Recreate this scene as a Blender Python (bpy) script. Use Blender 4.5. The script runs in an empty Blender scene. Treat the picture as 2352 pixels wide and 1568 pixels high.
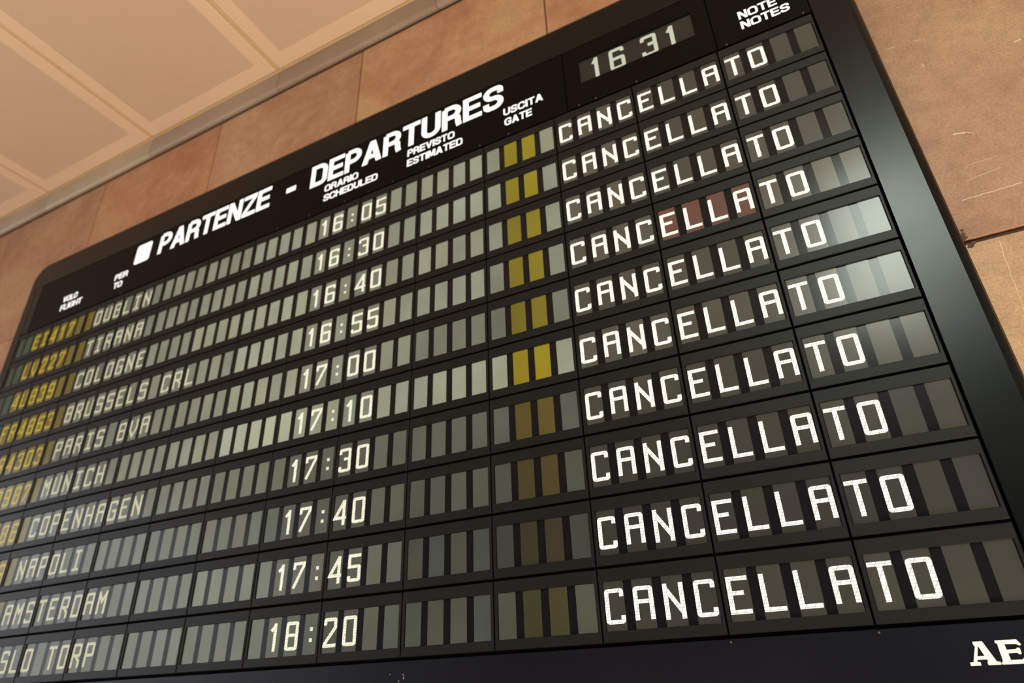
import bpy, math, random
from mathutils import Matrix, Vector

# ------------------------------------------------------------------ frame of reference
# u = one display module wide (0.30 m).  board x runs right, y runs up, z runs out of the wall
S = 0.30
H0 = 3.475
RH = 0.5957                      # height of one line of modules
def W(x, y, z=0.0):
    return (x * S, -z * S, H0 + y * S)
SC = bpy.context.scene
COL = SC.collection
rnd = random.Random(7)

# ------------------------------------------------------------------ camera
def to_b(v):                      # board axes -> world axes
    return Vector((v[0], -v[2], v[1]))
CAM_R = to_b((0.89155716, -0.03690501, -0.4514021))
CAM_D = to_b((-0.2428061, -0.8802915, -0.40759303))
CAM_F = to_b((-0.3823232, 0.47299566, -0.79379095))
CAM_P = Vector(W(12.95766566, -6.24942017, 5.52632153))
cam = bpy.data.cameras.new('camera')
cam_o = bpy.data.objects.new('camera', cam)
COL.objects.link(cam_o)
cam.sensor_width = 36.0
cam.lens = 36.0 * 1495.6 / 2352.0
cam_o.matrix_world = Matrix(((CAM_R.x, -CAM_D.x, -CAM_F.x, CAM_P.x),
                             (CAM_R.y, -CAM_D.y, -CAM_F.y, CAM_P.y),
                             (CAM_R.z, -CAM_D.z, -CAM_F.z, CAM_P.z),
                             (0, 0, 0, 1)))
cam.clip_start = 0.05
cam.dof.use_dof = True
cam.dof.focus_distance = (Vector(W(12.6, -4.6, 0)) - CAM_P).dot(CAM_F)
cam.dof.aperture_fstop = 2.3
SC.camera = cam_o

# ------------------------------------------------------------------ world and exposure
SC.view_settings.view_transform = 'Standard'
SC.view_settings.look = 'None'
SC.view_settings.gamma = 1.0
SC.view_settings.exposure = -0.24
SC.view_settings.use_curve_mapping = False
world = bpy.data.worlds.new('hall_daylight')
SC.world = world
world.use_nodes = True
bg = world.node_tree.nodes['Background']
bg.inputs[0].default_value = (0.88, 0.93, 1.0, 1)
bg.inputs[1].default_value = 3.2

# ------------------------------------------------------------------ large lights
def area(name, loc, rot, sx, sy, power, color):
    l = bpy.data.lights.new(name, 'AREA')
    l.shape = 'RECTANGLE'; l.size = sx; l.size_y = sy; l.energy = power; l.color = color
    o = bpy.data.objects.new(name, l); COL.objects.link(o)
    o.location = loc; o.rotation_euler = rot
    return o
# added warm fill lights without fixtures, brightening the ceiling and wall from below
area('added_fill_left', W(1, -7.0, 9), (math.radians(180), 0, 0), 1.5, 1.5, 52, (1.0, 0.86, 0.70))
area('added_fill_centre', W(9, -8.0, 9), (math.radians(180), 0, 0), 1.5, 1.5, 52, (1.0, 0.86, 0.70))
area('added_fill_right', W(18.5, -10.5, 2.6), (math.radians(180), 0, 0), 1.2, 0.5, 170, (1.0, 0.86, 0.68))

# ------------------------------------------------------------------ materials
def srgb(*c):
    return tuple((v / 255 / 12.92 if v / 255 <= 0.04045 else ((v / 255 + 0.055) / 1.055) ** 2.4) for v in c)
class NT:
    def __init__(s, name):
        s.m = bpy.data.materials.new(name); s.m.use_nodes = True
        s.t = s.m.node_tree; s.b = s.t.nodes['Principled BSDF']
    def n(s, typ, **kw):
        nd = s.t.nodes.new(typ)
        for k, v in kw.items():
            if k.startswith('i_'):
                nd.inputs[int(k[2:])].default_value = v
            else:
                setattr(nd, k, v)
        return nd
    def l(s, a, b):
        s.t.links.new(a, b)
    def math(s, op, a, b=None, c=None):
        nd = s.t.nodes.new('ShaderNodeMath'); nd.operation = op
        for i, v in enumerate((a, b, c)):
            if v is None: continue
            if isinstance(v, (int, float)): nd.inputs[i].default_value = v
            else: s.l(v, nd.inputs[i])
        return nd.outputs[0]
    def vmath(s, op, a, b):
        nd = s.t.nodes.new('ShaderNodeVectorMath'); nd.operation = op
        for i, v in enumerate((a, b)):
            if isinstance(v, tuple): nd.inputs[i].default_value = v
            else: s.l(v, nd.inputs[i])
        return nd.outputs[0]
def basic(name, col, rough=0.5, spec=0.5, metal=0.0, noise=None, bump=None):
    k = NT(name); b = k.b
    b.inputs['Base Color'].default_value = (*col, 1)
    b.inputs['Roughness'].default_value = rough
    b.inputs['Specular IOR Level'].default_value = spec
    b.inputs['Metallic'].default_value = metal
    if noise:
        sc, amt = noise
        tc = k.n('ShaderNodeTexCoord')
        nz = k.n('ShaderNodeTexNoise'); nz.inputs['Scale'].default_value = sc; nz.inputs['Detail'].default_value = 6
        k.l(tc.outputs['Object'], nz.inputs['Vector'])
        hs = k.n('ShaderNodeMixRGB'); hs.blend_type = 'MULTIPLY'; hs.inputs[0].default_value = 1
        hs.inputs[1].default_value = (*col, 1)
        r = k.n('ShaderNodeMapRange'); r.inputs[3].default_value = 1 - amt; r.inputs[4].default_value = 1 + amt
        k.l(nz.outputs[0], r.inputs[0]); k.l(r.outputs[0], hs.inputs[2]); k.l(hs.outputs[0], b.inputs['Base Color'])
        rr = k.n('ShaderNodeMapRange'); rr.inputs[3].default_value = rough * 0.8; rr.inputs[4].default_value = min(1, rough * 1.2)
        k.l(nz.outputs[0], rr.inputs[0]); k.l(rr.outputs[0], b.inputs['Roughness'])
    if bump:
        sc, st, dist = bump
        tc = k.n('ShaderNodeTexCoord')
        nz = k.n('ShaderNodeTexNoise'); nz.inputs['Scale'].default_value = sc; nz.inputs['Detail'].default_value = 3
        k.l(tc.outputs['Object'], nz.inputs['Vector'])
        bp = k.n('ShaderNodeBump'); bp.inputs['Strength'].default_value = st; bp.inputs['Distance'].default_value = dist
        k.l(nz.outputs[0], bp.inputs['Height']); k.l(bp.outputs[0], b.inputs['Normal'])
    return k.m

M = {}
M['bezel'] = basic('bezel_paint', (0.0018, 0.0020, 0.0019), 0.29, 0.155, noise=(3.0, 0.35), bump=(900, 0.10, 0.0004))
M['frame'] = basic('module_plastic', (0.0075, 0.0072, 0.0072), 0.46, 0.13, bump=(1500, 0.12, 0.0003))
M['mask'] = basic('display_glass_mask', (0.006, 0.0055, 0.007), 0.19, 0.15)
M['header'] = basic('header_panel_film', (0.0022, 0.0016, 0.0016), 0.36, 0.05, noise=(2.0, 0.3))
M['lower'] = basic('lower_panel_film', (0.0045, 0.0045, 0.008), 0.36, 0.13, noise=(2.0, 0.3))
M['back'] = basic('board_cavity', (0.004, 0.004, 0.004), 0.9, 0.1)
M['screw'] = basic('screw_steel', (0.16, 0.14, 0.13), 0.35, 0.5, 0.8)
M['sticker'] = basic('sticker_remains', (0.30, 0.30, 0.28), 0.7, 0.3)

def emis(name, use_attr=False, cracks=False, strength=1.0, base=(0.012, 0.012, 0.012), rough=0.22, gradient=False):
    k = NT(name); b = k.b
    b.inputs['Base Color'].default_value = (*base, 1)
    b.inputs['Roughness'].default_value = rough
    b.inputs['Specular IOR Level'].default_value = 0.18
    if use_attr:
        a = k.n('ShaderNodeAttribute'); a.attribute_name = 'lamp'; c = a.outputs['Color']
    else:
        a = k.n('ShaderNodeObjectInfo'); c = a.outputs['Color']
    if gradient:                                       # uneven diffuser: soft cloudy patches of the lamp sheet
        tc = k.n('ShaderNodeTexCoord'); g = k.n('ShaderNodeNewGeometry')
        nz = k.n('ShaderNodeTexNoise'); nz.inputs['Scale'].default_value = 5.0; nz.inputs['Detail'].default_value = 2
        k.l(g.outputs['Position'], nz.inputs['Vector'])
        r = k.n('ShaderNodeMapRange'); r.inputs[1].default_value = 0.25; r.inputs[2].default_value = 0.75
        r.inputs[3].default_value = 0.84; r.inputs[4].default_value = 1.14
        k.l(nz.outputs[0], r.inputs[0])
        mx = k.n('ShaderNodeMixRGB'); mx.blend_type = 'MULTIPLY'; mx.inputs[0].default_value = 1
        k.l(c, mx.inputs[1]); k.l(r.outputs[0], mx.inputs[2]); c = mx.outputs[0]
    if cracks:                                         # hairlines between the electrode segments
        uv = k.n('ShaderNodeUVMap'); sp = k.n('ShaderNodeSeparateXYZ'); k.l(uv.outputs[0], sp.inputs[0])
        u, v = sp.outputs[0], sp.outputs[1]
        def line(expr, w):
            f = k.math('FRACT', expr); d = k.math('ABSOLUTE', k.math('SUBTRACT', f, 0.5))
            return k.math('LESS_THAN', d, w)
        m1 = line(k.math("MULTIPLY_ADD", v, 11.0, 0.15), 0.075)
        m2 = line(k.math('ADD', k.math('MULTIPLY', u, 2.6), k.math('MULTIPLY', v, -2.6)), 0.042)
        m3 = line(k.math('ADD', k.math('MULTIPLY', u, 5.0), k.math('MULTIPLY', v, -0.6)), 0.050)
        mm = k.math('MAXIMUM', k.math('MAXIMUM', m1, m2), k.math('MULTIPLY', m3, 0.7))
        fac = k.math('SUBTRACT', 1.0, k.math('MULTIPLY', mm, 0.58))
        mx = k.n('ShaderNodeMixRGB'); mx.blend_type = 'MULTIPLY'; mx.inputs[0].default_value = 1
        k.l(c, mx.inputs[1]); k.l(fac, mx.inputs[2]); c = mx.outputs[0]
    k.l(c, b.inputs['Emission Color'])
    b.inputs['Emission Strength'].default_value = strength
    return k.m
M['glyph'] = emis('lit_segments', cracks=True, strength=1.0, rough=0.3)
M['cell'] = emis('backlit_cell', gradient=True)
M['cells'] = emis('backlit_cells_far', use_attr=True, gradient=True)
M['letter'] = emis('backlit_lettering', strength=1.0)

# stone wall tiles
def stone():
    k = NT('polished_travertine'); b = k.b
    g = k.n('ShaderNodeNewGeometry'); oi = k.n('ShaderNodeObjectInfo')
    off = k.n('ShaderNodeCombineXYZ'); k.l(k.math('MULTIPLY', oi.outputs['Random'], 40.0), off.inputs[0]); k.l(k.math('MULTIPLY', oi.outputs['Random'], 17.0), off.inputs[2])
    pos = k.vmath('ADD', g.outputs['Position'], off.outputs[0])
    n1 = k.n('ShaderNodeTexNoise'); n1.inputs['Scale'].default_value = 2.6; n1.inputs['Detail'].default_value = 5; n1.inputs['Roughness'].default_value = 0.6
    n1.inputs['Distortion'].default_value = 0.6
    n2 = k.n('ShaderNodeTexNoise'); n2.inputs['Scale'].default_value = 22; n2.inputs['Detail'].default_value = 8; n2.inputs['Roughness'].default_value = 0.7
    n3 = k.n('ShaderNodeTexNoise'); n3.inputs['Scale'].default_value = 170; n3.inputs['Detail'].default_value = 2
    for n in (n1, n2, n3): k.l(pos, n.inputs['Vector'])
    r1 = k.n('ShaderNodeValToRGB'); e = r1.color_ramp.elements
    e[0].position = 0.30; e[0].color = (0.36, 0.185, 0.105, 1); e[1].position = 0.72; e[1].color = (0.50, 0.32, 0.178, 1)
    m = r1.color_ramp.elements.new(0.5); m.color = (0.44, 0.245, 0.145, 1)
    k.l(n1.outputs[0], r1.inputs[0])
    r2 = k.n('ShaderNodeMapRange'); r2.inputs[1].default_value = 0.3; r2.inputs[2].default_value = 0.7; r2.inputs[3].default_value = 0.84; r2.inputs[4].default_value = 1.14
    k.l(n2.outputs[0], r2.inputs[0])
    r3 = k.n('ShaderNodeMapRange'); r3.inputs[1].default_value = 0.3; r3.inputs[2].default_value = 0.7; r3.inputs[3].default_value = 0.80; r3.inputs[4].default_value = 1.16
    k.l(n3.outputs[0], r3.inputs[0])
    mul = k.math('MULTIPLY', r2.outputs[0], r3.outputs[0])
    mx = k.n('ShaderNodeMixRGB'); mx.blend_type = 'MULTIPLY'; mx.inputs[0].default_value = 1
    k.l(r1.outputs[0], mx.inputs[1]); k.l(mul, mx.inputs[2])
    mx2 = k.n('ShaderNodeMixRGB'); mx2.blend_type = 'MULTIPLY'; mx2.inputs[0].default_value = 1
    k.l(mx.outputs[0], mx2.inputs[1]); k.l(oi.outputs['Color'], mx2.inputs[2])
    k.l(mx2.outputs[0], b.inputs['Base Color'])
    b.inputs['Roughness'].default_value = 0.55; b.inputs['Specular IOR Level'].default_value = 0.3
    bp = k.n('ShaderNodeBump'); bp.inputs['Strength'].default_value = 0.25; bp.inputs['Distance'].default_value = 0.002
    k.l(n2.outputs[0], bp.inputs['Height']); k.l(bp.outputs[0], b.inputs['Normal'])
    return k.m
M['stone'] = stone()
M['mortar'] = basic('dark_mortar', (0.07, 0.04, 0.028), 0.95, 0.1, noise=(30, 0.4))
M['scratch'] = basic('pale_scratch', (0.47, 0.35, 0.245), 0.8, 0.2)
M['trim'] = basic('grey_marble_trim', (0.36, 0.29, 0.22), 0.45, 0.4, noise=(2.2, 0.30))
M['panel'] = basic('ceiling_enamel', (0.67, 0.475, 0.325), 0.5, 0.3, noise=(1.2, 0.05))
M['tbar'] = basic('ceiling_bar_enamel', (0.64, 0.43, 0.23), 0.5, 0.3)
def perforated():
    k = NT('perforated_enamel'); b = k.b
    g = k.n('ShaderNodeNewGeometry'); sp = k.n('ShaderNodeSeparateXYZ'); k.l(g.outputs['Position'], sp.inputs[0])
    pitch = 0.0085
    def f(o, ph):
        return k.math('SUBTRACT', k.math('FRACT', k.math('MULTIPLY_ADD', o, 1 / pitch, ph)), 0.5)
    a = f(sp.outputs[0], 0.0); c = f(sp.outputs[1], 0.0)
    d = k.math('SQRT', k.math('ADD', k.math('MULTIPLY', a, a), k.math('MULTIPLY', c, c)))
    hole = k.math('LESS_THAN', d, 0.27)
    mx = k.n('ShaderNodeMixRGB'); k.l(hole, mx.inputs[0])
    mx.inputs[1].default_value = (0.64, 0.455, 0.325, 1); mx.inputs[2].default_value = (0.24, 0.145, 0.09, 1)
    k.l(mx.outputs[0], b.inputs['Base Color']); b.inputs['Roughness'].default_value = 0.6
    bp = k.n('ShaderNodeBump'); bp.inputs['Strength'].default_value = 0.4; bp.inputs['Distance'].default_value = 0.002
    k.l(k.math('SUBTRACT', 1.0, hole), bp.inputs['Height']); k.l(bp.outputs[0], b.inputs['Normal'])
    return k.m
M['perf'] = perforated()
M['floor'] = basic('terrazzo_floor', (0.55, 0.42, 0.30), 0.35, 0.4, noise=(8, 0.2))
M['hallwall'] = basic('hall_plaster', (0.45, 0.45, 0.47), 0.8, 0.3, noise=(1.5, 0.1))
M['darkwall'] = basic('dark_blue_plaster', (0.075, 0.08, 0.13), 0.8, 0.3, noise=(1.5, 0.1))
def lampmat(name, col, st):
    k = NT(name); b = k.b
    b.inputs['Base Color'].default_value = (0.8, 0.8, 0.8, 1)
    b.inputs['Emission Color'].default_value = (*col, 1); b.inputs['Emission Strength'].default_value = st
    return k.m
M['tube'] = lampmat('cool_lamp_diffuser', (0.86, 1.0, 0.87), 60.0)

# ------------------------------------------------------------------ mesh helpers
class MB:
    def __init__(s): s.v = []; s.f = []; s.mi = []; s.uv = {}; s.col = None
    def quad(s, a, b, c, d, mi=0):
        i = len(s.v); s.v += [a, b, c, d]; s.f.append((i, i + 1, i + 2, i + 3)); s.mi.append(mi)
    def poly(s, pts, mi=0):
        i = len(s.v); s.v += list(pts); s.f.append(tuple(range(i, i + len(pts)))); s.mi.append(mi)
    def box(s, x0, x1, y0, y1, z0, z1, ch=0.0, mi=0, back=False):
        """box in board units, chamfered front edges"""
        i = len(s.v); c = ch
        s.v += [(x0, y0, z0), (x1, y0, z0), (x1, y1, z0), (x0, y1, z0)]
        if c > 0:
            s.v += [(x0, y0, z1 - c), (x1, y0, z1 - c), (x1, y1, z1 - c), (x0, y1, z1 - c)]
            s.v += [(x0 + c, y0 + c, z1), (x1 - c, y0 + c, z1), (x1 - c, y1 - c, z1), (x0 + c, y1 - c, z1)]
            rings = 3
        else:
            s.v += [(x0, y0, z1), (x1, y0, z1), (x1, y1, z1), (x0, y1, z1)]; rings = 2
        for r in range(rings - 1):
            for k in range(4):
                a = i + r * 4 + k; b = i + r * 4 + (k + 1) % 4
                s.f.append((a, b, b + 4, a + 4)); s.mi.append(mi)
        t = i + (rings - 1) * 4
        s.f.append((t, t + 1, t + 2, t + 3)); s.mi.append(mi)
        s.f.append((i + 3, i + 2, i + 1, i)); s.mi.append(mi)
    def mesh(s, name, mats, origin=(0, 0, 0), uvbox=None):
        me = bpy.data.meshes.new(name)
        ox, oy, oz = origin
        me.from_pydata([((x - ox) * S, -(z - oz) * S, (y - oy) * S) for x, y, z in s.v], [], s.f)
        for m in mats: me.materials.append(M[m])
        me.polygons.foreach_set('material_index', s.mi)
        if uvbox:
            w, h = uvbox; l = me.uv_layers.new(name='UVMap')
            for lp in me.loops:
                x, y, z = s.v[lp.vertex_index]; l.data[lp.index].uv = (x / w, y / h)
        if s.col:
            ca = me.color_attributes.new('lamp', 'FLOAT_COLOR', 'POINT')
            for i, c in enumerate(s.col): ca.data[i].color = (*c, 1)
        me.update()
        return me

def put(name, me, at=(0, 0, 0), parent=None, base=(0, 0, 0), color=None):
    """link an object; at = position in board units, parent origin = base in board units"""
    o = bpy.data.objects.new(name, me); COL.objects.link(o)
    if parent is not None:
        o.parent = parent
        o.location = ((at[0] - base[0]) * S, -(at[2] - base[2]) * S, (at[1] - base[1]) * S)
    else:
        o.location = W(*at)
    if color: o.color = (*color, 1)
    return o
def tag(o, label=None, cat=None, group=None, kind=None):
    if label: o['label'] = label
    if cat: o['category'] = cat
    if group: o['group'] = group
    if kind: o['kind'] = kind
    return o
def lin(c): return tuple(c)

# ------------------------------------------------------------------ wall behind the board
ZW = -0.35
mb = MB(); mb.box(-24, 26, -11.583, 4.9, ZW - 1.0, ZW - 0.03)
wall = put('wall_back', mb.mesh('wall_back', ['mortar']), (0, 0, 0)); tag(wall, kind='structure')
xs = [0.515 + 3.46 * k for k in range(-6, 8)]
ys = [3.85, 0.425, -2.985, -6.40, -9.81, -11.58]
tints = {}
tile_cache = {}
def tile_mesh(w, h, gx, gy):
    key = (round(w, 3), round(h, 3), gx, gy)
    if key not in tile_cache:
        m = MB(); m.box(gx, w - gx, gy, h - gy, -0.06, 0.0, ch=0.007)
        tile_cache[key] = m.mesh('stone_tile', ['stone'])
    return tile_cache[key]
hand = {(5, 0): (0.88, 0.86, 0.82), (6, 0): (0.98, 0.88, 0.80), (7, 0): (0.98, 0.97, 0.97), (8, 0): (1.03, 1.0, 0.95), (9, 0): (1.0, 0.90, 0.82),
        (10, 0): (0.58, 0.52, 0.50), (10, 1): (0.60, 0.545, 0.52), (10, 2): (0.80, 0.85, 0.80), (9, 1): (1.03, 0.96, 0.92), (5, 1): (0.9, 0.88, 0.85), (4, 0): (0.9, 0.86, 0.82), (4, 1): (0.95, 0.90, 0.88)}  # stone tone; right of the board weaker upper light put into the tint
tile_objs = {}
for i in range(len(xs) - 1):
    for j in range(len(ys) - 1):
        me = tile_mesh(xs[i + 1] - xs[i], ys[j] - ys[j + 1], 0.010, 0.012 if (i < 9) else 0.024)
        t = hand.get((i, j))
        if t is None:
            a = rnd.uniform(0.9, 1.08); t = (a, a * rnd.uniform(0.93, 1.02), a * rnd.uniform(0.9, 1.02))
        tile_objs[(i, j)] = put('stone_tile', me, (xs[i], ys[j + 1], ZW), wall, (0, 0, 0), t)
# pale scratches and a crack in the stone at the right of the board
def scratch(pts, w):
    m = MB(); n = len(pts)
    for a in range(n - 1):
        (x0, y0), (x1, y1) = pts[a], pts[a + 1]
        d = math.hypot(x1 - x0, y1 - y0); nx, ny = -(y1 - y0) / d * w / 3.2, (x1 - x0) / d * w / 3.2
        z = 0.0012
        m.quad((x0 - nx, y0 - ny, z), (x1 - nx, y1 - ny, z), (x1 + nx, y1 + ny, z), (x0 + nx, y0 + ny, z))
    # give it thickness
    return m
SCR = []
def zig(x0, y0, x1, y1, n, amp):
    out = []
    for k in range(n + 1):
        t = k / n; out.append((x0 + (x1 - x0) * t + rnd.uniform(-amp, amp), y0 + (y1 - y0) * t + rnd.uniform(-amp, amp)))
    return out
for pts, w, key in (
        (zig(14.726, -3.06, 14.680, -3.62, 8, 0.006), 0.008, (10, 2)),
        (zig(14.680, -3.62, 14.730, -4.10, 6, 0.008), 0.006, (10, 2)),
        (zig(14.613, -2.565, 15.06, -2.553, 14, 0.004), 0.013, (10, 1)),
        (zig(14.70, -2.38, 14.98, -2.34, 10, 0.004), 0.007, (10, 1)),
        (zig(14.573, -0.547, 14.650, -0.538, 4, 0.003), 0.012, (10, 1)),
        (zig(14.812, -0.557, 14.876, -0.580, 4, 0.003), 0.012, (10, 1)),
        (zig(14.79, -0.885, 14.80, -0.935, 2, 0.001), 0.014, (10, 1)),
        (zig(14.768, -1.842, 14.86, -1.862, 6, 0.004), 0.026, (10, 1)),
        (zig(14.86, -1.862, 14.925, -1.900, 6, 0.004), 0.010, (10, 1)),
        (zig(14.756, -2.219, 15.0, -2.214, 10, 0.005), 0.006, (10, 1)),
        (zig(15.525, -1.020, 15.58, -1.017, 3, 0.003), 0.025, (10, 1)),
        (zig(8.596, 3.293, 8.922, 3.304, 8, 0.003), 0.008, (8, 0)),
        (zig(9.01, 3.14, 9.178, 3.033, 6, 0.003), 0.006, (8, 0))):
    m = scratch(pts, w)
    i, j = key
    o = put('scratch', m.mesh('scratch', ['scratch'], origin=(xs[i], ys[j + 1], 0)), (0, 0, 0), tile_objs[key])
    o.location = (0, 0, 0)
# dark chips where the joint meets the board edge
chips = [(14.50, -2.94, 0.035), (14.515, -2.90, 0.018), (14.53, -3.03, 0.028), (14.56, -3.01, 0.02), (14.52, -2.86, 0.014)]
for (cx, cy, r) in chips:
    m = MB(); n = 9
    m.poly([(cx + r * (0.7 + 0.5 * rnd.random()) * math.cos(2 * math.pi * a / n), cy + r * (0.7 + 0.5 * rnd.random()) * math.sin(2 * math.pi * a / n), 0.0008) for a in range(n)])
    key = (10, 1) if cy > -2.985 else (10, 2)
    o = put('mortar_chip', m.mesh('mortar_chip', ['mortar'], origin=(xs[10], ys[key[1] + 1], 0)), (0, 0, 0), tile_objs[key]); o.location = (0, 0, 0)

# marble trim under the ceiling, in lengths
trim = bpy.data.objects.new('trim_1', None); COL.objects.link(trim); trim.location = W(-10, 3.84, ZW); tag(trim, kind='structure')
XT = [-1.56 + 3.53 * k for k in range(-4, 7)]
TT = [(1.0, 0.95, 0.95), (0.86, 0.83, 0.85), (0.84, 0.84, 0.84), (0.97, 0.94, 0.97), (1.08, 1.10, 1.04), (0.86, 0.84, 0.84), (0.80, 0.74, 0.72), (0.85, 0.8, 0.8), (0.9, 0.9, 0.9), (0.9, 0.9, 0.9)]
for a in range(len(XT) - 1):
    m = MB(); x0, x1 = XT[a] + 0.006, XT[a + 1] - 0.006
    prof = [(3.885, 0.0), (3.865, 0.05), (3.87, 0.085), (3.90, 0.105), (3.94, 0.11), (4.31, 0.11), (4.31, 0.0)]
    L = x1 - x0
    for k in range(len(prof) - 1):
        (ya, za), (yb, zb) = prof[k], prof[k + 1]
        m.quad((0, ya - 3.84, za), (L, ya - 3.84, za), (L, yb - 3.84, zb), (0, yb - 3.84, zb))
    m.poly([(0, y - 3.84, z) for y, z in prof]); m.poly([(L, y - 3.84, z) for y, z in reversed(prof)])
    me = m.mesh('trim_length', ['trim'])
    o = put('trim_length', me, (x0, 3.84, ZW), trim, (-10, 3.84, ZW))
    o.color = (*TT[a], 1)
# per-length tint for the marble
nt = M['trim'].node_tree; bs = nt.nodes['Principled BSDF']; src = bs.inputs['Base Color'].links[0].from_socket
oi = nt.nodes.new('ShaderNodeObjectInfo'); mxt = nt.nodes.new('ShaderNodeMixRGB'); mxt.blend_type = 'MULTIPLY'; mxt.inputs[0].default_value = 1
nt.links.new(src, mxt.inputs[1]); nt.links.new(oi.outputs['Color'], mxt.inputs[2]); nt.links.new(mxt.outputs[0], bs.inputs['Base Color'])

# ------------------------------------------------------------------ ceiling of perforated metal panels
YC = 4.33
m = MB(); m.box(-24, 26, YC + 0.12, YC + 0.9, ZW - 1.0, 34)
ceil = put('ceiling', m.mesh('ceiling', ['mortar']), (0, 0, 0)); tag(ceil, kind='structure')
PX, PZ, BAR = 3.53, 4.30, 0.075
Z0C = -0.20
def ceiling_panel_mesh():
    m = MB(); w, d = PX - BAR, PZ - BAR; b = 0.285; h = 0.0
    # outer rim facing down (y = 0), inner perforated field lifted a little
    def ring(x0, x1, z0, z1, y0, X0, X1, Z0, Z1, y1, mi):
        A = [(x0, y0, z0), (x1, y0, z0), (x1, y0, z1), (x0, y0, z1)]; B = [(X0, y1, Z0), (X1, y1, Z0), (X1, y1, Z1), (X0, y1, Z1)]
        for k in range(4):
            m.quad(A[k], A[(k + 1) % 4], B[(k + 1) % 4], B[k], mi)
    ring(0, w, 0, d, 0.06, 0, w, 0, d, 0.008, 0)
    ring(0, w, 0, d, 0.008, 0.008, w - 0.008, 0.008, d - 0.008, 0.0, 0)
    ring(0.008, w - 0.008, 0.008, d - 0.008, 0.0, b, w - b, b, d - b, 0.0, 0)
    ring(b, w - b, b, d - b, 0.0, b, w - b, b, d - b, 0.003, 0)
    m.quad((b, 0.003, b), (w - b, 0.003, b), (w - b, 0.003, d - b), (b, 0.003, d - b), 1)
    return m.mesh('ceiling_panel', ['panel', 'perf'])
cpm = ceiling_panel_mesh()
XC = [-1.515 + PX * k for k in range(-6, 8)]       # left edge of each panel column
ZC = [Z0C + PZ * k for k in range(0, 8)]
for a, x in enumerate(XC):
    for c, z in enumerate(ZC):
        put('ceiling_panel', cpm, (x, YC, z), ceil, (0, 0, 0))
# two surface-mounted cool luminaires out in the hall, right of the board (their glare is on the right bezel)
for n_, (x0, z0) in enumerate(((14.6, 8.8), (14.6, 12.6))):
    lamp = bpy.data.objects.new('ceiling_light', None); COL.objects.link(lamp); lamp.location = W(x0, YC, z0)
    tag(lamp, 'cool white box luminaire under the ceiling, %s from the board wall' % ('nearer', 'farther')[n_], 'light', kind=None)
    m = MB(); m.box(0, 3.3, -0.20, 0.0, 0, 3.5, ch=0.02); put('lamp_housing', m.mesh('lamp_housing', ['panel']), (0, 0, 0), lamp)
    m = MB(); m.box(0.08, 3.22, -0.215, -0.20, 0.08, 3.42); put('lamp_diffuser', m.mesh('lamp_diffuser', ['tube']), (0, 0, 0), lamp)
# bars between the panel columns, each in lengths that butt a little off the panel joints
for a, x in enumerate(XC):
    zb = [Z0C, 1.77, 6.0, 10.3, 14.6, 18.9, 23.2, 27.5, 31.8]
    for k in range(len(zb) - 1):
        L = zb[k + 1] - zb[k] - 0.012
        m = MB(); m.box(-BAR + 0.012, -0.012, 0.012, 0.05, 0, L)
        put('ceiling_bar', m.mesh('ceiling_bar', ['tbar']), (x, YC, zb[k]), ceil, (0, 0, 0))
for c, z in enumerate(ZC[1:]):
    m = MB(); m.box(XC[0], XC[-1] + PX, 0.014, 0.05, -BAR + 0.012, -0.012)
    put('ceiling_bar', m.mesh('ceiling_bar', ['tbar']), (0, YC, z), ceil, (0, 0, 0))
# edge strip along the trim
for a, x in enumerate(XC):
    m = MB(); m.box(0.05, PX + 0.04, 0.004, 0.05, -0.075, -0.012)
    put('edge_strip', m.mesh('edge_strip', ['tbar']), (x, YC, Z0C), ceil, (0, 0, 0))

# ------------------------------------------------------------------ rest of the hall (behind and beside the camera)
m = MB(); m.box(-24, 26, -11.78, -11.583, ZW - 1.0, 34)
fl = put('floor', m.mesh('floor', ['floor']), (0, 0, 0)); tag(fl, kind='structure')
m = MB(); m.box(26, 26.6, -11.58, 5.2, ZW - 1.0, 34)
tag(put('wall_right', m.mesh('wall_right', ['hallwall']), (0, 0, 0)), kind='structure')

m = MB(); m.box(-24, 26.6, -11.58, 5.2, 34, 34.6)
tag(put('wall_front', m.mesh('wall_front', ['darkwall']), (0, 0, 0)), kind='structure')

# ------------------------------------------------------------------ the board
board = bpy.data.objects.new('departure_board', None); COL.objects.link(board)
B0 = (7.0, -6.6, -0.34)
board.location = W(*B0)
tag(board, 'wide black wall-mounted departures board with ten rows of lit characters', 'departure board')
def part(name, me, at=(0, 0, 0), col=None):
    return put(name, me, at, board, B0, col)
# body
XL, XR, YT, YB = -0.31, 14.43, 1.66, -6.62
def rrect(x0, x1, y0, y1, r, n=7):
    pts = []
    for cx, cy, a0 in ((x1 - r, y1 - r, 0), (x0 + r, y1 - r, 90), (x0 + r, y0 + r, 180), (x1 - r, y0 + r, 270)):
        for k in range(n + 1):
            a = math.radians(a0 + 90 * k / n); pts.append((cx + r * math.cos(a), cy + r * math.sin(a)))
    return pts
RINGS = [(0.0, -0.345), (0.0, -0.10), (0.010, -0.066), (0.030, -0.034), (0.058, -0.012), (0.095, 0.0)]
m = MB(); R0 = 0.40
rings = []
for ins, z in RINGS:
    pts = rrect(XL + ins, XR - ins, YB + ins, YT - ins, R0 - ins * 0.8)
    base = len(m.v); m.v += [(x, y, z) for x, y in pts]; rings.append((base, len(pts)))
for (b0, n), (b1, _) in zip(rings[:-1], rings[1:]):
    for k in range(n):
        m.f.append((b0 + k, b0 + (k + 1) % n, b1 + (k + 1) % n, b1 + k)); m.mi.append(0)
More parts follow.
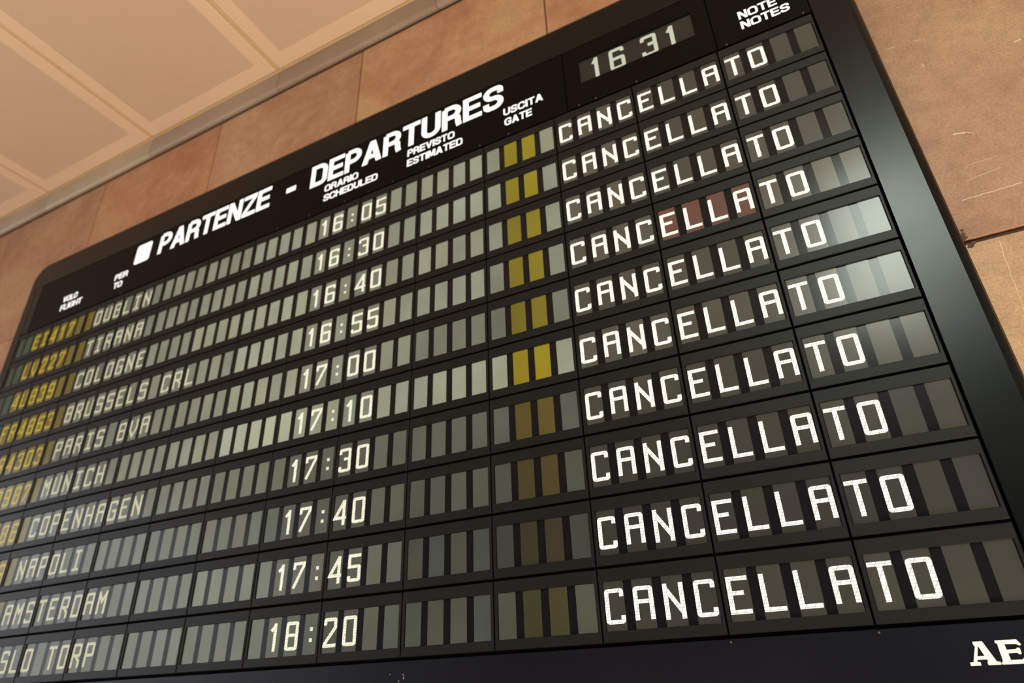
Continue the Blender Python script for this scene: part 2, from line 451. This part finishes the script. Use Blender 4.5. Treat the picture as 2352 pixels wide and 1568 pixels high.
# flat face from the outer rounded ring to the rectangular opening
HX0, HX1, HY0, HY1 = -0.006, 14.016, -6.56, 1.072
b1, n = rings[-1]
corner = [(HX1, HY1), (HX0, HY1), (HX0, HY0), (HX1, HY0)]
hb = len(m.v); m.v += [(x, y, 0.0) for x, y in corner]; per = n // 4
for q in range(4):
    for k in range(per - 1):
        m.f.append((b1 + q * per + k, b1 + q * per + k + 1, hb + q)); m.mi.append(0)
    a = b1 + q * per + per - 1; b = b1 + ((q + 1) * per) % n
    m.f.append((a, b, hb + (q + 1) % 4, hb + q)); m.mi.append(0)
# walls of the opening
hb2 = len(m.v); m.v += [(x, y, -0.09) for x, y in corner]
for q in range(4):
    m.f.append((hb + q, hb + (q + 1) % 4, hb2 + (q + 1) % 4, hb2 + q)); m.mi.append(0)
me = m.mesh('bezel', ['bezel'])
bez = part('bezel', me)
for p in me.polygons: p.use_smooth = False
m = MB(); m.box(HX0 + 0.001, HX1 - 0.001, HY0 + 0.001, HY1 - 0.001, -0.30, -0.085)
part('backing_plate', m.mesh('backing_plate', ['back']))
# filler, header, clock and notes panels
def plate(name, x0, x1, y0, y1, mat, z=-0.001, ch=0.004):
    m = MB(); m.box(0, x1 - x0, 0, y1 - y0, -0.05, 0, ch=ch)
    return part(name, m.mesh(name, [mat]), (x0, y0, z))
plate('side_filler', 0.000, 0.196, 0.030, 1.066, 'bezel')
hp = plate('header_panel', 0.207, 11.184, 0.030, 1.066, 'header', z=-0.003)
cpnl = None
# clock panel with a window opening
def ring_plate(name, x0, x1, y0, y1, wx0, wx1, wy0, wy1, mat, depth, ch=0.004):
    m = MB()
    o = [(x0, y0), (x1, y0), (x1, y1), (x0, y1)]; w = [(wx0, wy0), (wx1, wy0), (wx1, wy1), (wx0, wy1)]
    oc = [(x0 + ch, y0 + ch), (x1 - ch, y0 + ch), (x1 - ch, y1 - ch), (x0 + ch, y1 - ch)]
    wc = [(wx0 - ch * .7, wy0 - ch * .7), (wx1 + ch * .7, wy0 - ch * .7), (wx1 + ch * .7, wy1 + ch * .7), (wx0 - ch * .7, wy1 + ch * .7)]
    L = [(o, -0.06), (o, -ch), (oc, 0), (wc, 0), (w, -ch * .7), (w, -depth)]
    idx = []
    for pts, z in L:
        idx.append(len(m.v)); m.v += [(x, y, z) for x, y in pts]
    for a, b in zip(idx[:-1], idx[1:]):
        for k in range(4):
            m.f.append((a + k, a + (k + 1) % 4, b + (k + 1) % 4, b + k)); m.mi.append(0)
    return m.mesh(name, [mat])
cp = part('clock_panel', ring_plate('clock_panel', 0, 1.822, 0, 1.036, 0.203, 1.635, 0.372, 0.772, 'header', 0.03), (11.192, 0.030, 0.0))
m = MB(); m.box(0.190, 1.648, 0.360, 0.784, -0.05, -0.022)
me = m.mesh('clock_window', ['cell'])
put('clock_window', me, (11.192, 0.030, 0.0), cp, (11.192, 0.030, 0.0), (0.011, 0.009, 0.006))
plate('notes_panel', 13.022, 14.008, 0.030, 1.066, 'header', z=-0.002)
plate('lower_panel', 0.002, 14.008, -6.552, -5.962, 'lower', z=-0.012)
# screws along the lower edge of the header
sm = MB(); n = 8
top = [(0.0075 * math.cos(2 * math.pi * a / n), 0.0075 * math.sin(2 * math.pi * a / n)) for a in range(n)]
sm.poly([(x, y, 0.006) for x, y in top])
for a in range(n):
    (x0, y0), (x1, y1) = top[a], top[(a + 1) % n]
    sm.quad((x0 * 1.25, y0 * 1.25, 0), (x1 * 1.25, y1 * 1.25, 0), (x1, y1, 0.006), (x0, y0, 0.006))
scm = sm.mesh('screw', ['screw'])
for x, y in ((2.86, .045), (5.30, .047), (6.44, .046), (7.06, .047), (7.72, .047), (8.14, .047), (8.56, .047), (9.16, .047), (9.95, .047), (10.37, .047),
             (11.34, .046), (11.56, .046), (12.07, .046), (13.12, .046), (13.93, .046), (12.008, -5.985), (13.01, -5.985)):
    part('screw', scm, (x, y, 0.0 if y > 0 else -0.011))
# remains of a torn sticker on the lower panel
for (x, y, w, h) in ((8.885, -6.075, .012, .010), (9.035, -6.085, .010, .018), (9.04, -6.115, .012, .026), (8.985, -6.135, .014, .014), (8.955, -6.16, .02, .012)):
    m = MB(); m.poly([(0, 0, 0.001), (w, h * .2, 0.001), (w * .8, h, 0.001), (w * .2, h * .8, 0.001)])
    part('sticker_scrap', m.mesh('sticker_scrap', ['sticker']), (x, y, -0.012))

# ------------------------------------------------------------------ segment characters
def ribbon(m, pts, t, sx, z0=0.0, z1=0.003, rounded=()):
    """flat stroke of width t along pts (tuples x,y[,r]); x stretched by sx"""
    P = []
    n = len(pts)
    left, right = [], []
    for i, p in enumerate(pts):
        x, y = p[0], p[1]
        if i == 0 or i == n - 1:
            q = pts[1] if i == 0 else pts[n - 2]
            dx, dy = (q[0] - x, q[1] - y) if i == 0 else (x - q[0], y - q[1])
            L = math.hypot(dx, dy); dx /= L; dy /= L
            left.append([(x - dy * t / 2, y + dx * t / 2)]); right.append([(x + dy * t / 2, y - dx * t / 2)])
            continue
        a, b = pts[i - 1], pts[i + 1]
        d1 = (x - a[0], y - a[1]); d2 = (b[0] - x, b[1] - y)
        l1 = math.hypot(*d1); l2 = math.hypot(*d2); d1 = (d1[0] / l1, d1[1] / l1); d2 = (d2[0] / l2, d2[1] / l2)
        n1 = (-d1[1], d1[0]); n2 = (-d2[1], d2[0]); bx, by = n1[0] + n2[0], n1[1] + n2[1]
        s = t / 2 / max(0.35, (bx * n1[0] + by * n1[1])) 
        lp = (x + bx * s, y + by * s); rp = (x - bx * s, y - by * s)
        cr = d1[0] * d2[1] - d1[1] * d2[0]
        if len(p) > 2:
            r = t * 0.95
            out = []
            oc = rp if cr > 0 else lp
            for k in range(5):
                u = k / 4
                A = (oc[0] - d1[0] * r, oc[1] - d1[1] * r); Bq = (oc[0] + d2[0] * r, oc[1] + d2[1] * r)
                out.append(((1 - u) ** 2 * A[0] + 2 * u * (1 - u) * oc[0] + u * u * Bq[0], (1 - u) ** 2 * A[1] + 2 * u * (1 - u) * oc[1] + u * u * Bq[1]))
            if cr > 0: left.append([lp] * 5); right.append(out)
            else: left.append(out); right.append([rp] * 5)
        else:
            left.append([lp]); right.append([rp])
    Lf = [q for g in left for q in g]; Rf = [q for g in right for q in g]
    for k in range(len(Lf) - 1):
        quad = [Rf[k], Rf[k + 1], Lf[k + 1], Lf[k]]
        u = []
        for q in quad:
            if not u or math.hypot(q[0] - u[-1][0], q[1] - u[-1][1]) > 1e-6: u.append(q)
        if len(u) > 2 and math.hypot(u[0][0] - u[-1][0], u[0][1] - u[-1][1]) < 1e-6: u.pop()
        if len(u) > 2: m.poly([(q[0] * sx, q[1], z1) for q in u])
    # side walls so the stroke has real thickness
    loop = Rf + Lf[::-1]
    for k in range(len(loop)):
        a, b = loop[k], loop[(k + 1) % len(loop)]
        if math.hypot(a[0] - b[0], a[1] - b[1]) > 1e-6:
            m.quad((a[0] * sx, a[1], z0), (b[0] * sx, b[1], z0), (b[0] * sx, b[1], z1), (a[0] * sx, a[1], z1))
r = 'r'
GL = {
 'A': [[(0, -.0), (0, 1, r), (1, 1, r), (1, 0)], [(0.02, .58), (.98, .58)]],
 'B': [[(0, 0), (0, 1), (1, 1, r), (1, .55, r), (0, .55)], [(0, .55), (1, .55, r), (1, 0, r), (0, 0)]],
 'C': [[(1, .80), (1, 1, r), (0, 1, r), (0, 0, r), (1, 0, r), (1, .20)]],
 'D': [[(.5, 0), (0, 0), (0, 1), (1, 1, r), (1, 0, r), (.5, 0)]],
 'E': [[(1.1, 1), (0, 1), (0, 0), (1.1, 0)], [(0, .56), (.80, .56)]],
 'F': [[(1.1, 1), (0, 1), (0, -.06)], [(0, .56), (.80, .56)]],
 'G': [[(1, .80), (1, 1, r), (0, 1, r), (0, 0, r), (1, 0, r), (1, .48), (.45, .48)]],
 'H': [[(0, 1.06), (0, -.06)], [(1, 1.06), (1, -.06)], [(0, .53), (1, .53)]],
 'I': [[(.5, 1), (.5, 0)], [(.0, 1), (1.0, 1)], [(.0, 0), (1.0, 0)]],
 'L': [[(0, 1.06), (0, 0), (1.1, 0)]],
 'M': [[(0, -.06), (0, 1.06)], [(1, -.06), (1, 1.06)], [(0, .98), (.5, .55), (1, .98)]],
 'N': [[(0, -.06), (0, 1.06)], [(1, -.06), (1, 1.06)], [(0.03, .90), (.97, .14)]],
 'O': [[(.5, 0), (0, 0, r), (0, 1, r), (1, 1, r), (1, 0, r), (.5, 0)]],
 'P': [[(0, -.06), (0, 1, ), (1, 1, r), (1, .48, r), (0, .48)]],
 'R': [[(0, -.06), (0, 1), (1, 1, r), (1, .50, r), (0, .50)], [(.45, .50), (1, .22), (1, -.06)]],
 'S': [[(1, .82), (1, 1, r), (0, 1, r), (0, .54, r), (1, .54, r), (1, 0, r), (0, 0, r), (0, .18)]],
 'T': [[(-.12, 1), (1.12, 1)], [(.5, 1), (.5, -.06)]],
 'U': [[(0, 1.06), (0, 0, r), (1, 0, r), (1, 1.06)]],
 'V': [[(0, 1.06), (0, .42), (.5, 0.0), (1, .42), (1, 1.06)]],
 '0': [[(.5, 0), (0, 0, r), (0, 1, r), (1, 1, r), (1, 0, r), (.5, 0)]],
 '1': [[(.62, 1.06), (.62, -.06)], [(.58, .96), (.22, .76)]],
 '2': [[(0, .78), (0, 1, r), (1, 1, r), (1, .68), (.02, .06)], [(-.12, 0), (1.12, 0)]],
 '3': [[(0, .80), (0, 1, r), (1, 1, r), (1, .55, r), (.40, .55)], [(.40, .55), (1, .55, r), (1, 0, r), (0, 0, r), (0, .20)]],
 '4': [[(.86, 1.02), (-.05, .27), (1.12, .27)], [(.86, 1.06), (.86, -.06)]],
 '5': [[(1.1, 1), (0, 1), (0, .55), (1, .55, r), (1, 0, r), (0, 0, r), (0, .18)]],
 '6': [[(1, .82), (1, 1, r), (0, 1, r), (0, 0, r), (1, 0, r), (1, .52, r), (0, .52)]],
 '7': [[(0, .76), (0, 1), (1, 1), (1, .88), (.05, -.04)]],
 '8': [[(.5, .53), (0, .53, r), (0, 1, r), (1, 1, r), (1, .53, r), (.5, .53)], [(.5, .53), (0, .53, r), (0, 0, r), (1, 0, r), (1, .53, r), (.5, .53)]],
 '9': [[(0, .18), (0, 0, r), (1, 0, r), (1, 1, r), (0, 1, r), (0, .48, r), (1, .48)]],
}
GW, GH = 0.166, 0.272
glyph_cache = {}
def glyph(ch, w=GW, h=GH, t=0.031, sx=1.18, name='character', mat='glyph'):
    key = (ch, w, h, t, sx)
    if key in glyph_cache: return glyph_cache[key]
    m = MB(); W1 = w / sx
    if ch == ':':
        for yy in (.30,):
            m.box(w * .54 - .017, w * .54 + .017, h * yy - .0165, h * yy + .0165, 0, 0.003)
    else:
        for path in GL[ch]:
            pts = [((t / 2 + p[0] * (W1 - t)), (t / 2 + p[1] * (h - t)), *p[2:]) for p in path]
            pts = [((min(max(p[0], 0.0), W1)), min(max(p[1], 0.0), h), *p[2:]) for p in pts]
            ribbon(m, pts, t, sx)
    glyph_cache[key] = m.mesh(name, [mat], uvbox=(w, h))
    return glyph_cache[key]

# clock digits
cb = (11.192, 0.030, 0.0)
for ch, x0, x1, y0, y1 in (('1', 11.535, 11.68, .404, .768), ('6', 11.79, 11.985, .404, .768), ('3', 12.195, 12.392, .404, .756), ('1', 12.485, 12.638, .388, .752)):
    put('clock_digit', glyph(ch, x1 - x0, y1 - y0, 0.047, 1.05 if ch == '1' else 1.0, 'clock_digit', 'letter'), (x0, y0, -0.0215), cp, cb, srgb(214, 218, 192))

# ------------------------------------------------------------------ header lettering (back-lit white letters)
def arc_path(pts):
    """replace (x, y, R) corners by short arcs on the centre line"""
    out = []
    n = len(pts)
    for i, p in enumerate(pts):
        if len(p) < 3 or i in (0, n - 1): out.append((p[0], p[1])); continue
        a, b = pts[i - 1], pts[i + 1]; x, y, R = p
        d1 = (x - a[0], y - a[1]); d2 = (b[0] - x, b[1] - y); l1 = math.hypot(*d1); l2 = math.hypot(*d2)
        rr_ = min(R, l1 * .499, l2 * .499)
        A = (x - d1[0] / l1 * rr_, y - d1[1] / l1 * rr_); Bq = (x + d2[0] / l2 * rr_, y + d2[1] / l2 * rr_)
        C = (A[0] + Bq[0] - x, A[1] + Bq[1] - y)
        for k in range(8):
            u = k / 7 * math.pi / 2
            out.append((C[0] + (Bq[0] - C[0]) * math.sin(u) + (A[0] - C[0]) * math.cos(u), C[1] + (Bq[1] - C[1]) * math.sin(u) + (A[1] - C[1]) * math.cos(u)))
    return out
Q = .30
# bold grotesque capitals: width, strokes ('r', path) in the inset box, solid pieces ('p', polygon) in the full box
HG = {
 'P': (.72, [('r', [(0, -.3), (0, 1.0)]), ('r', [(-.0, 1), (1, 1, Q), (1, .44, Q), (-.0, .44)])]),
 'R': (.76, [('r', [(0, -.3), (0, 1.0)]), ('r', [(-.0, 1), (.96, 1, Q), (.96, .47, Q), (-.0, .47)]), ('r', [(.3, .47), (.92, .47, .2), (.94, .12), (1.02, -.3)])]),
 'A': (.84, [('p', [(0, 0), (.28, 0), (.63, 1), (.36, 1)]), ('p', [(1, 0), (.72, 0), (.37, 1), (.64, 1)]), ('p', [(.2, .20), (.8, .20), (.74, .38), (.26, .38)])]),
 'T': (.72, [('r', [(-.3, 1), (1.3, 1)]), ('r', [(.5, 1), (.5, -.3)])]),
 'E': (.70, [('r', [(1.3, 1), (0, 1), (0, 0), (1.3, 0)]), ('r', [(0, .51), (1.1, .51)])]),
 'F': (.66, [('r', [(1.3, 1), (0, 1), (0, -.3)]), ('r', [(0, .49), (1.05, .49)])]),
 'N': (.76, [('r', [(0, -.3), (0, 1.3)]), ('r', [(1, -.3), (1, 1.3)]), ('p', [(0, 1), (.30, 1), (1, 0), (.70, 0)])]),
 'Z': (.70, [('r', [(-.3, 1), (1.3, 1)]), ('r', [(-.3, 0), (1.3, 0)]), ('p', [(0, .17), (.30, .17), (1, .83), (.70, .83)])]),
 'D': (.77, [('r', [(.3, 0), (0, 0), (0, 1), (1, 1, .42), (1, 0, .42), (.3, 0)])]),
 'U': (.76, [('r', [(0, 1.3), (0, 0, .36), (1, 0, .36), (1, 1.3)])]),
 'S': (.74, [('r', [(1, .70), (1, 1, .28), (.02, 1, .28), (.02, .52, .26), (1, .50, .26), (1, 0, .28), (0, 0, .28), (0, .30)])]),
 'O': (.84, [('r', [(.5, 0), (0, 0, .42), (0, 1, .42), (1, 1, .42), (1, 0, .42), (.5, 0)])]),
 'C': (.80, [('r', [(1, .66), (1, 1, .40), (0, 1, .42), (0, 0, .42), (1, 0, .40), (1, .34)])]),
 'G': (.83, [('r', [(1, .68), (1, 1, .40), (0, 1, .42), (0, 0, .42), (1, 0, .36), (1, .46), (.5, .46)])]),
 'V': (.82, [('p', [(0, 1), (.28, 1), (.62, 0), (.38, 0)]), ('p', [(1, 1), (.72, 1), (.38, 0), (.62, 0)])]),
 'L': (.64, [('r', [(0, 1.3), (0, 0), (1.3, 0)])]),
 'I': (.235, [('p', [(0, 0), (1, 0), (1, 1), (0, 1)])]),
 'H': (.76, [('r', [(0, 1.3), (0, -.3)]), ('r', [(1, 1.3), (1, -.3)]), ('r', [(0, .52), (1, .52)])]),
 'M': (.90, [('r', [(0, -.3), (0, 1.3)]), ('r', [(1, -.3), (1, 1.3)]), ('p', [(0, 1), (.30, 1), (.62, .1), (.40, .1)]), ('p', [(1, 1), (.70, 1), (.38, .1), (.60, .1)])]),
}
def text_mesh(txt, x0, x1, y0, y1, bold, depth, spacing=0.075):
    h = y1 - y0; sx = 1.18; t = bold * h
    total = sum(HG[c][0] for c in txt) + spacing * (len(txt) - 1)
    kx = (x1 - x0) / (total * h)
    m = MB(); cur = 0.0
    for n_, c in enumerate(txt):
        wd, pieces = HG[c]; W1 = wd * h / sx
        m2 = MB()
        for kind, pts in pieces:
            if kind == 'p':
                loop = [(px * W1 * sx, py * h) for px, py in pts]
                m2.poly([(x, y, depth) for x, y in loop])
                for a in range(len(loop)):
                    p, q = loop[a], loop[(a + 1) % len(loop)]
                    m2.quad((*p, 0), (*q, 0), (*q, depth), (*p, depth))
            else:
                P_ = [(t / 2 + p[0] * (W1 - t), t / 2 + p[1] * (h - t), *([p[2] * h] if len(p) > 2 else [])) for p in pts]
                P_ = [(min(max(p[0], 0), W1), min(max(p[1], 0), h), *p[2:]) for p in P_]
                ribbon(m2, arc_path(P_), t, sx, 0.0, depth)
        b0 = len(m.v); m.v += [((x + cur) * kx, y, z) for x, y, z in m2.v]
        m.f += [tuple(i + b0 for i in f) for f in m2.f]; m.mi += m2.mi
        cur += (wd + spacing) * h
    return m
WHITE = (1.42, 1.38, 1.27)
hb_ = (0.207, 0.030, -0.003)
def word(name, txt, x0, x1, y0, y1, bold=0.165, parent=hp, base=hb_, z=-0.002, sp=0.06, col=WHITE):
    me = text_mesh(txt, x0, x1, y0, y1, bold, 0.003, sp).mesh(name, ['letter'])
    return put(name, me, (x0, y0, z), parent, base, col)
word('title_word', 'PARTENZE', 3.590, 6.160, 0.590, 1.015, 0.178)
word('title_word', 'DEPARTURES', 6.990, 10.320, 0.590, 1.018, 0.178)
m = MB(); m.box(0, .19, 0, .095, 0, .003); put('title_dash', m.mesh('title_dash', ['letter']), (6.50, .705, -0.002), hp, hb_, WHITE)
# take-off pictogram: a lit rounded square with a small dark aircraft mark
m = MB(); pts = rrect(0, .385, 0, .405, .05, 4); m.poly([(x, y, .003) for x, y in pts])
for a in range(len(pts)):
    (xa, ya), (xb, yb) = pts[a], pts[(a + 1) % len(pts)]; m.quad((xa, ya, 0), (xb, yb, 0), (xb, yb, .003), (xa, ya, .003))
pic = put('takeoff_symbol', m.mesh('takeoff_symbol', ['letter']), (2.985, .575, -0.002), hp, hb_, WHITE)
for ln in ((('VOLO', 1.085, 1.505), ('FLIGHT', 1.085, 1.700)), (('PER', 2.545, 2.890), ('TO', 2.575, 2.805)), (('ORARIO', 7.300, 7.925), ('SCHEDULED', 7.300, 8.285)),
           (('PREVISTO', 8.790, 9.560), ('ESTIMATED', 8.790, 9.685)), (('USCITA', 10.310, 10.880), ('GATE', 10.320, 10.715))):
    (t1, a0, a1), (t2, b0, b1_) = ln
    word('caption_word', t1, a0, a1, .395, .520)
    word('caption_word', t2, b0, b1_, .210, .335)
notes = [o for o in board.children if o.name.startswith('notes_panel')][0]
nb = (13.022, 0.030, -0.002)
word('caption_word', 'NOTE', 13.315, 13.725, .345, .470, 0.165, notes, nb)
word('caption_word', 'NOTES', 13.315, 13.830, .180, .300, 0.165, notes, nb)
# aircraft mark: two small raised dark flecks in the pictogram
m = MB(); m.poly([(0, 0, .001), (.05, .004, .001), (.085, .022, .001), (.04, .03, .001), (.005, .016, .001)])
put('aircraft_mark', m.mesh('aircraft_mark', ['screw']), (3.115, .735, 0.0012), hp, hb_)

# slab-serif maker's letters at the lower right
lower = [o for o in board.children if o.name.startswith('lower_panel')][0]
lb = (0.002, -6.552, -0.012)
def slab(name, polys, x, y, w, h):
    m = MB()
    for lvl, pl in enumerate(polys):
        m.poly([(px * w, py * h, .004 + lvl * .0004) for px, py in pl])
        for a in range(len(pl)):
            (xa, ya), (xb, yb) = pl[a], pl[(a + 1) % len(pl)]; m.quad((xa * w, ya * h, 0), (xb * w, yb * h, 0), (xb * w, yb * h, .004), (xa * w, ya * h, .004))
    return put(name, m.mesh(name, ['emblem']), (x, y, -0.0115), lower, lb)
M['emblem'] = basic('ivory_enamel_letters', (0.80, 0.75, 0.63), 0.5, 0.4)
M['emblem'].node_tree.nodes['Principled BSDF'].inputs['Emission Color'].default_value = (1.0, 0.93, 0.78, 1)
M['emblem'].node_tree.nodes['Principled BSDF'].inputs['Emission Strength'].default_value = 0.0
A = [[(.30, 1), (.62, 1), (.88, .14), (.62, .14), (.44, .84), (.30, .88)], [(.30, 1), (.44, .84), (.24, .14), (.12, .14), (.34, .80), (.30, .88)],
     [(.26, .38), (.76, .38), (.80, .24), (.20, .24)], [(0, 0), (.34, 0), (.34, .14), (.24, .14), (.12, .14), (0, .14)], [(.58, 0), (1, 0), (1, .10), (.88, .14), (.58, .14)]]
E_ = [[(.0, 1), (.30, 1), (.36, 0), (0, 0), (0, .1), (.06, .12), (.06, .88), (0, .9)], [(.2, 1), (.80, 1), (.92, .78), (.86, .74), (.74, .82), (.2, .84)],
      [(.2, .58), (.68, .60), (.74, .66), (.82, .64), (.82, .40), (.74, .38), (.68, .46), (.2, .44)], [(.2, 0), (.96, 0), (1, .26), (.92, .28), (.78, .16), (.2, .16)]]
G_ = [[(.5, 1), (.5, .84), (.34, .76), (.34, .24), (.5, .16), (.5, 0), (.2, .08), (0, .34), (0, .66), (.2, .92)], [(.5, 1), (.72, .94), (.9, 1), (.9, .70), (.8, .70), (.66, .82), (.5, .84)],
      [(.5, 0), (.5, .16), (.66, .20), (.66, .40), (.52, .40), (.52, .52), (1, .52), (1, .40), (.92, .40), (.92, .06), (.72, 0)]]
slab('emblem_letter', A, 13.486, -6.213, .166, .138)
slab('emblem_letter', E_, 13.659, -6.213, .146, .138)
slab('emblem_letter', G_, 13.812, -6.213, .160, .138)

# ------------------------------------------------------------------ display modules: 14 x 10 four-character modules
FL = ['EI417 ', 'LV227 ', '4U839 ', 'FR4863', 'FR4303', '  3987', '    86', '     9', '      ', '      ']
FL = [' ' * 2 + f for f in FL]
DEST = ['DUBLIN', 'TIRANA', 'COLOGNE', 'BRUSSELS CRL', 'PARIS BVA', 'MUNICH', 'COPENHAGEN', 'NAPOLI', 'AMSTERDAM', 'OSLO TORP']
TIME = ['16:05', '16:30', '16:40', '16:55', '17:00', '17:10', '17:30', '17:40', '17:45', '18:20']
LV = [  # cell glow of each module with view-angle leak baked in, columns 0..13
 [60, 95, 118, 125, 135, 142, 155, 162, 152, 158, 152, 100, 80, 84],
 [60, 95, 120, 128, 138, 148, 158, 160, 148, 160, 155, 105, 86, 86],
 [62, 98, 125, 128, 140, 158, 165, 162, 146, 152, 150, 105, 88, 96],
 [70, 100, 125, 135, 140, 148, 172, 172, 152, 152, 138, 98, 92, 110],
 [80, 100, 122, 125, 130, 140, 158, 168, 142, 122, 118, 88, 88, 105],
 [90, 100, 122, 122, 138, 146, 185, 182, 156, 158, 165, 100, 92, 105],
 [95, 100, 115, 118, 124, 122, 122, 116, 104, 95, 92, 78, 74, 92],
 [98, 100, 108, 112, 112, 112, 112, 102, 94, 84, 76, 66, 66, 76],
 [100, 100, 104, 108, 112, 118, 124, 116, 102, 72, 62, 60, 62, 66],
 [100, 100, 104, 106, 110, 116, 114, 110, 90, 76, 80, 66, 72, 76]]
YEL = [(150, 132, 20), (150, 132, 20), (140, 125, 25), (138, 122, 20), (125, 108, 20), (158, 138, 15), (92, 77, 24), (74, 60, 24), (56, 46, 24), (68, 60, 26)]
FLY = (104, 88, 22)
def s2l(c): return tuple(srgb(max(0, min(255, v)))[0] for v in c)
WY0, WY1 = -0.488, -0.106            # window, relative to the top of its line
frame_me = ring_plate('display_module', 0.007, 0.993, -0.573, -0.0, 0.036, 0.968, WY0, WY1, 'frame', 0.034, ch=0.0055)
mask_mb = MB(); mask_mb.box(0.032, 0.972, WY0 - 0.004, WY1 + 0.004, -0.055, -0.019)
mask_me = mask_mb.mesh('display_glass', ['mask'])
CX = (0.0425, 0.2900, 0.5400, 0.7890); CW = 0.1725
cm = MB(); cm.box(0, CW, 0, WY1 - WY0, -0.002, 0.0)
cell_me = cm.mesh('character_cell', ['cell'])
# project to rank modules by size in view
def area_of(k, rr):
    def pr(x, y):
        d = Vector(W(x, y, 0)) - CAM_P; w = d.dot(CAM_F); return (d.dot(CAM_R) / w * 1495.6 + 1176, d.dot(CAM_D) / w * 1495.6 + 784)
    q = [pr(k, -rr * RH), pr(k + 1, -rr * RH), pr(k + 1, -rr * RH - RH), pr(k, -rr * RH - RH)]
    cx = [min(max(p[0], 0), 2352) for p in q]; cy = [min(max(p[1], 0), 1568) for p in q]
    return abs(sum(cx[i] * cy[(i + 1) % 4] - cx[(i + 1) % 4] * cy[i] for i in range(4))) / 2
ranked = sorted(((area_of(k, rr), k, rr) for k in range(14) for rr in range(10)), reverse=True)
single = {(k, rr) for _, k, rr in ranked[:75]}
in_view = {(k, rr) for a, k, rr in ranked if a > 1}
far = MB(); far.col = []
glass_light = 0
for rr in range(10):
    y0 = -rr * RH
    for k in range(14):
        L = LV[rr][k]
        mod = put('display_module', frame_me, (k, y0, -0.001 - 0.0015 * rnd.random()), board, B0)
        mb_ = (k, y0, 0.0)
        put('display_glass', mask_me, (k, y0, 0.0), mod, mb_)
        # text of this module
        if k < 2: txt = FL[rr][k * 4:k * 4 + 4]
        elif k < 7: txt = (' ' + DEST[rr]).ljust(20)[(k - 2) * 4:(k - 2) * 4 + 4]
        elif k < 9: txt = (' ' + TIME[rr][:3] + TIME[rr][3:]).ljust(8)[(k - 7) * 4:(k - 7) * 4 + 4]
        elif k < 11: txt = '    '
        else: txt = 'CANCELLATO  '[(k - 11) * 4:(k - 11) * 4 + 4]
        for c in range(4):
            ch = txt[c]
            jit = rnd.uniform(0.965, 1.03)
            warm = rnd.uniform(-.6, .6)
            if k < 2 and not (k == 0 and c < 2): base = tuple(v * jit * (0.9 + 0.002 * L) for v in FLY)
            elif k == 0: base = (38, 52, 40) if c == 0 else (30, 64, 42)
            elif k == 2 and c == 0: base = tuple(v * 1.0 for v in FLY)
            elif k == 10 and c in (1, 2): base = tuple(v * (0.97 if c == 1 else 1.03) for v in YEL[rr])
            elif k >= 11 and rr == 3 and k == 12: base = (112, 72, 58)  # reddish reflection on this module's glass, put into the cell glow
            elif k >= 11: base = (L * (0.90 + .02 * warm) * jit, L * 0.83 * jit, L * (0.68 - .04 * warm) * jit)
            else:
                f = 0.86 if ch != ' ' else 1.0
                base = (L * f * jit * (0.985 + .02 * warm), L * f * jit, L * f * jit * (0.845 - .03 * warm))
            col = s2l(base)
            # lower-left part of the hall adds its own reflection on the glass
            cx, cy = CX[c], WY0
            if (k, rr) in single:
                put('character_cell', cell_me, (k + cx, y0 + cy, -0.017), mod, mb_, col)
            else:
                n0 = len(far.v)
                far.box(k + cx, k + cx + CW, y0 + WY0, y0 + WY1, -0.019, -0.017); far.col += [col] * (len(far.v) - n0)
            if ch != ' ' and (k, rr) in in_view:
                if k < 2: gc = s2l((205, 176, 34))
                elif k < 7:
                    q = max(0.0, min(1.0, (k - 2 + c / 4 + max(0, 6 - rr) * .35) / 4)); q0 = (214 + 22 * q, 208 + 24 * q, 168 + 28 * q); gc = s2l(q0)
                    gc = tuple(v * 1.0 for v in gc)
                elif k < 9: gc = (1.30, 1.24, 0.94)
                else: gc = (1.52, 1.47, 1.24)
                put('colon_dot' if ch == ':' else 'character', glyph(ch), (k + cx + 0.003, y0 - 0.436, -0.0168), mod, mb_, gc)
                if ch == ':': put('colon_dot', glyph(ch), (k + cx + 0.003, y0 - 0.436 + GH * .38, -0.0168), mod, mb_, gc)
tag(part('display_cells', far.mesh('display_cells', ['cells'])), kind='stuff')
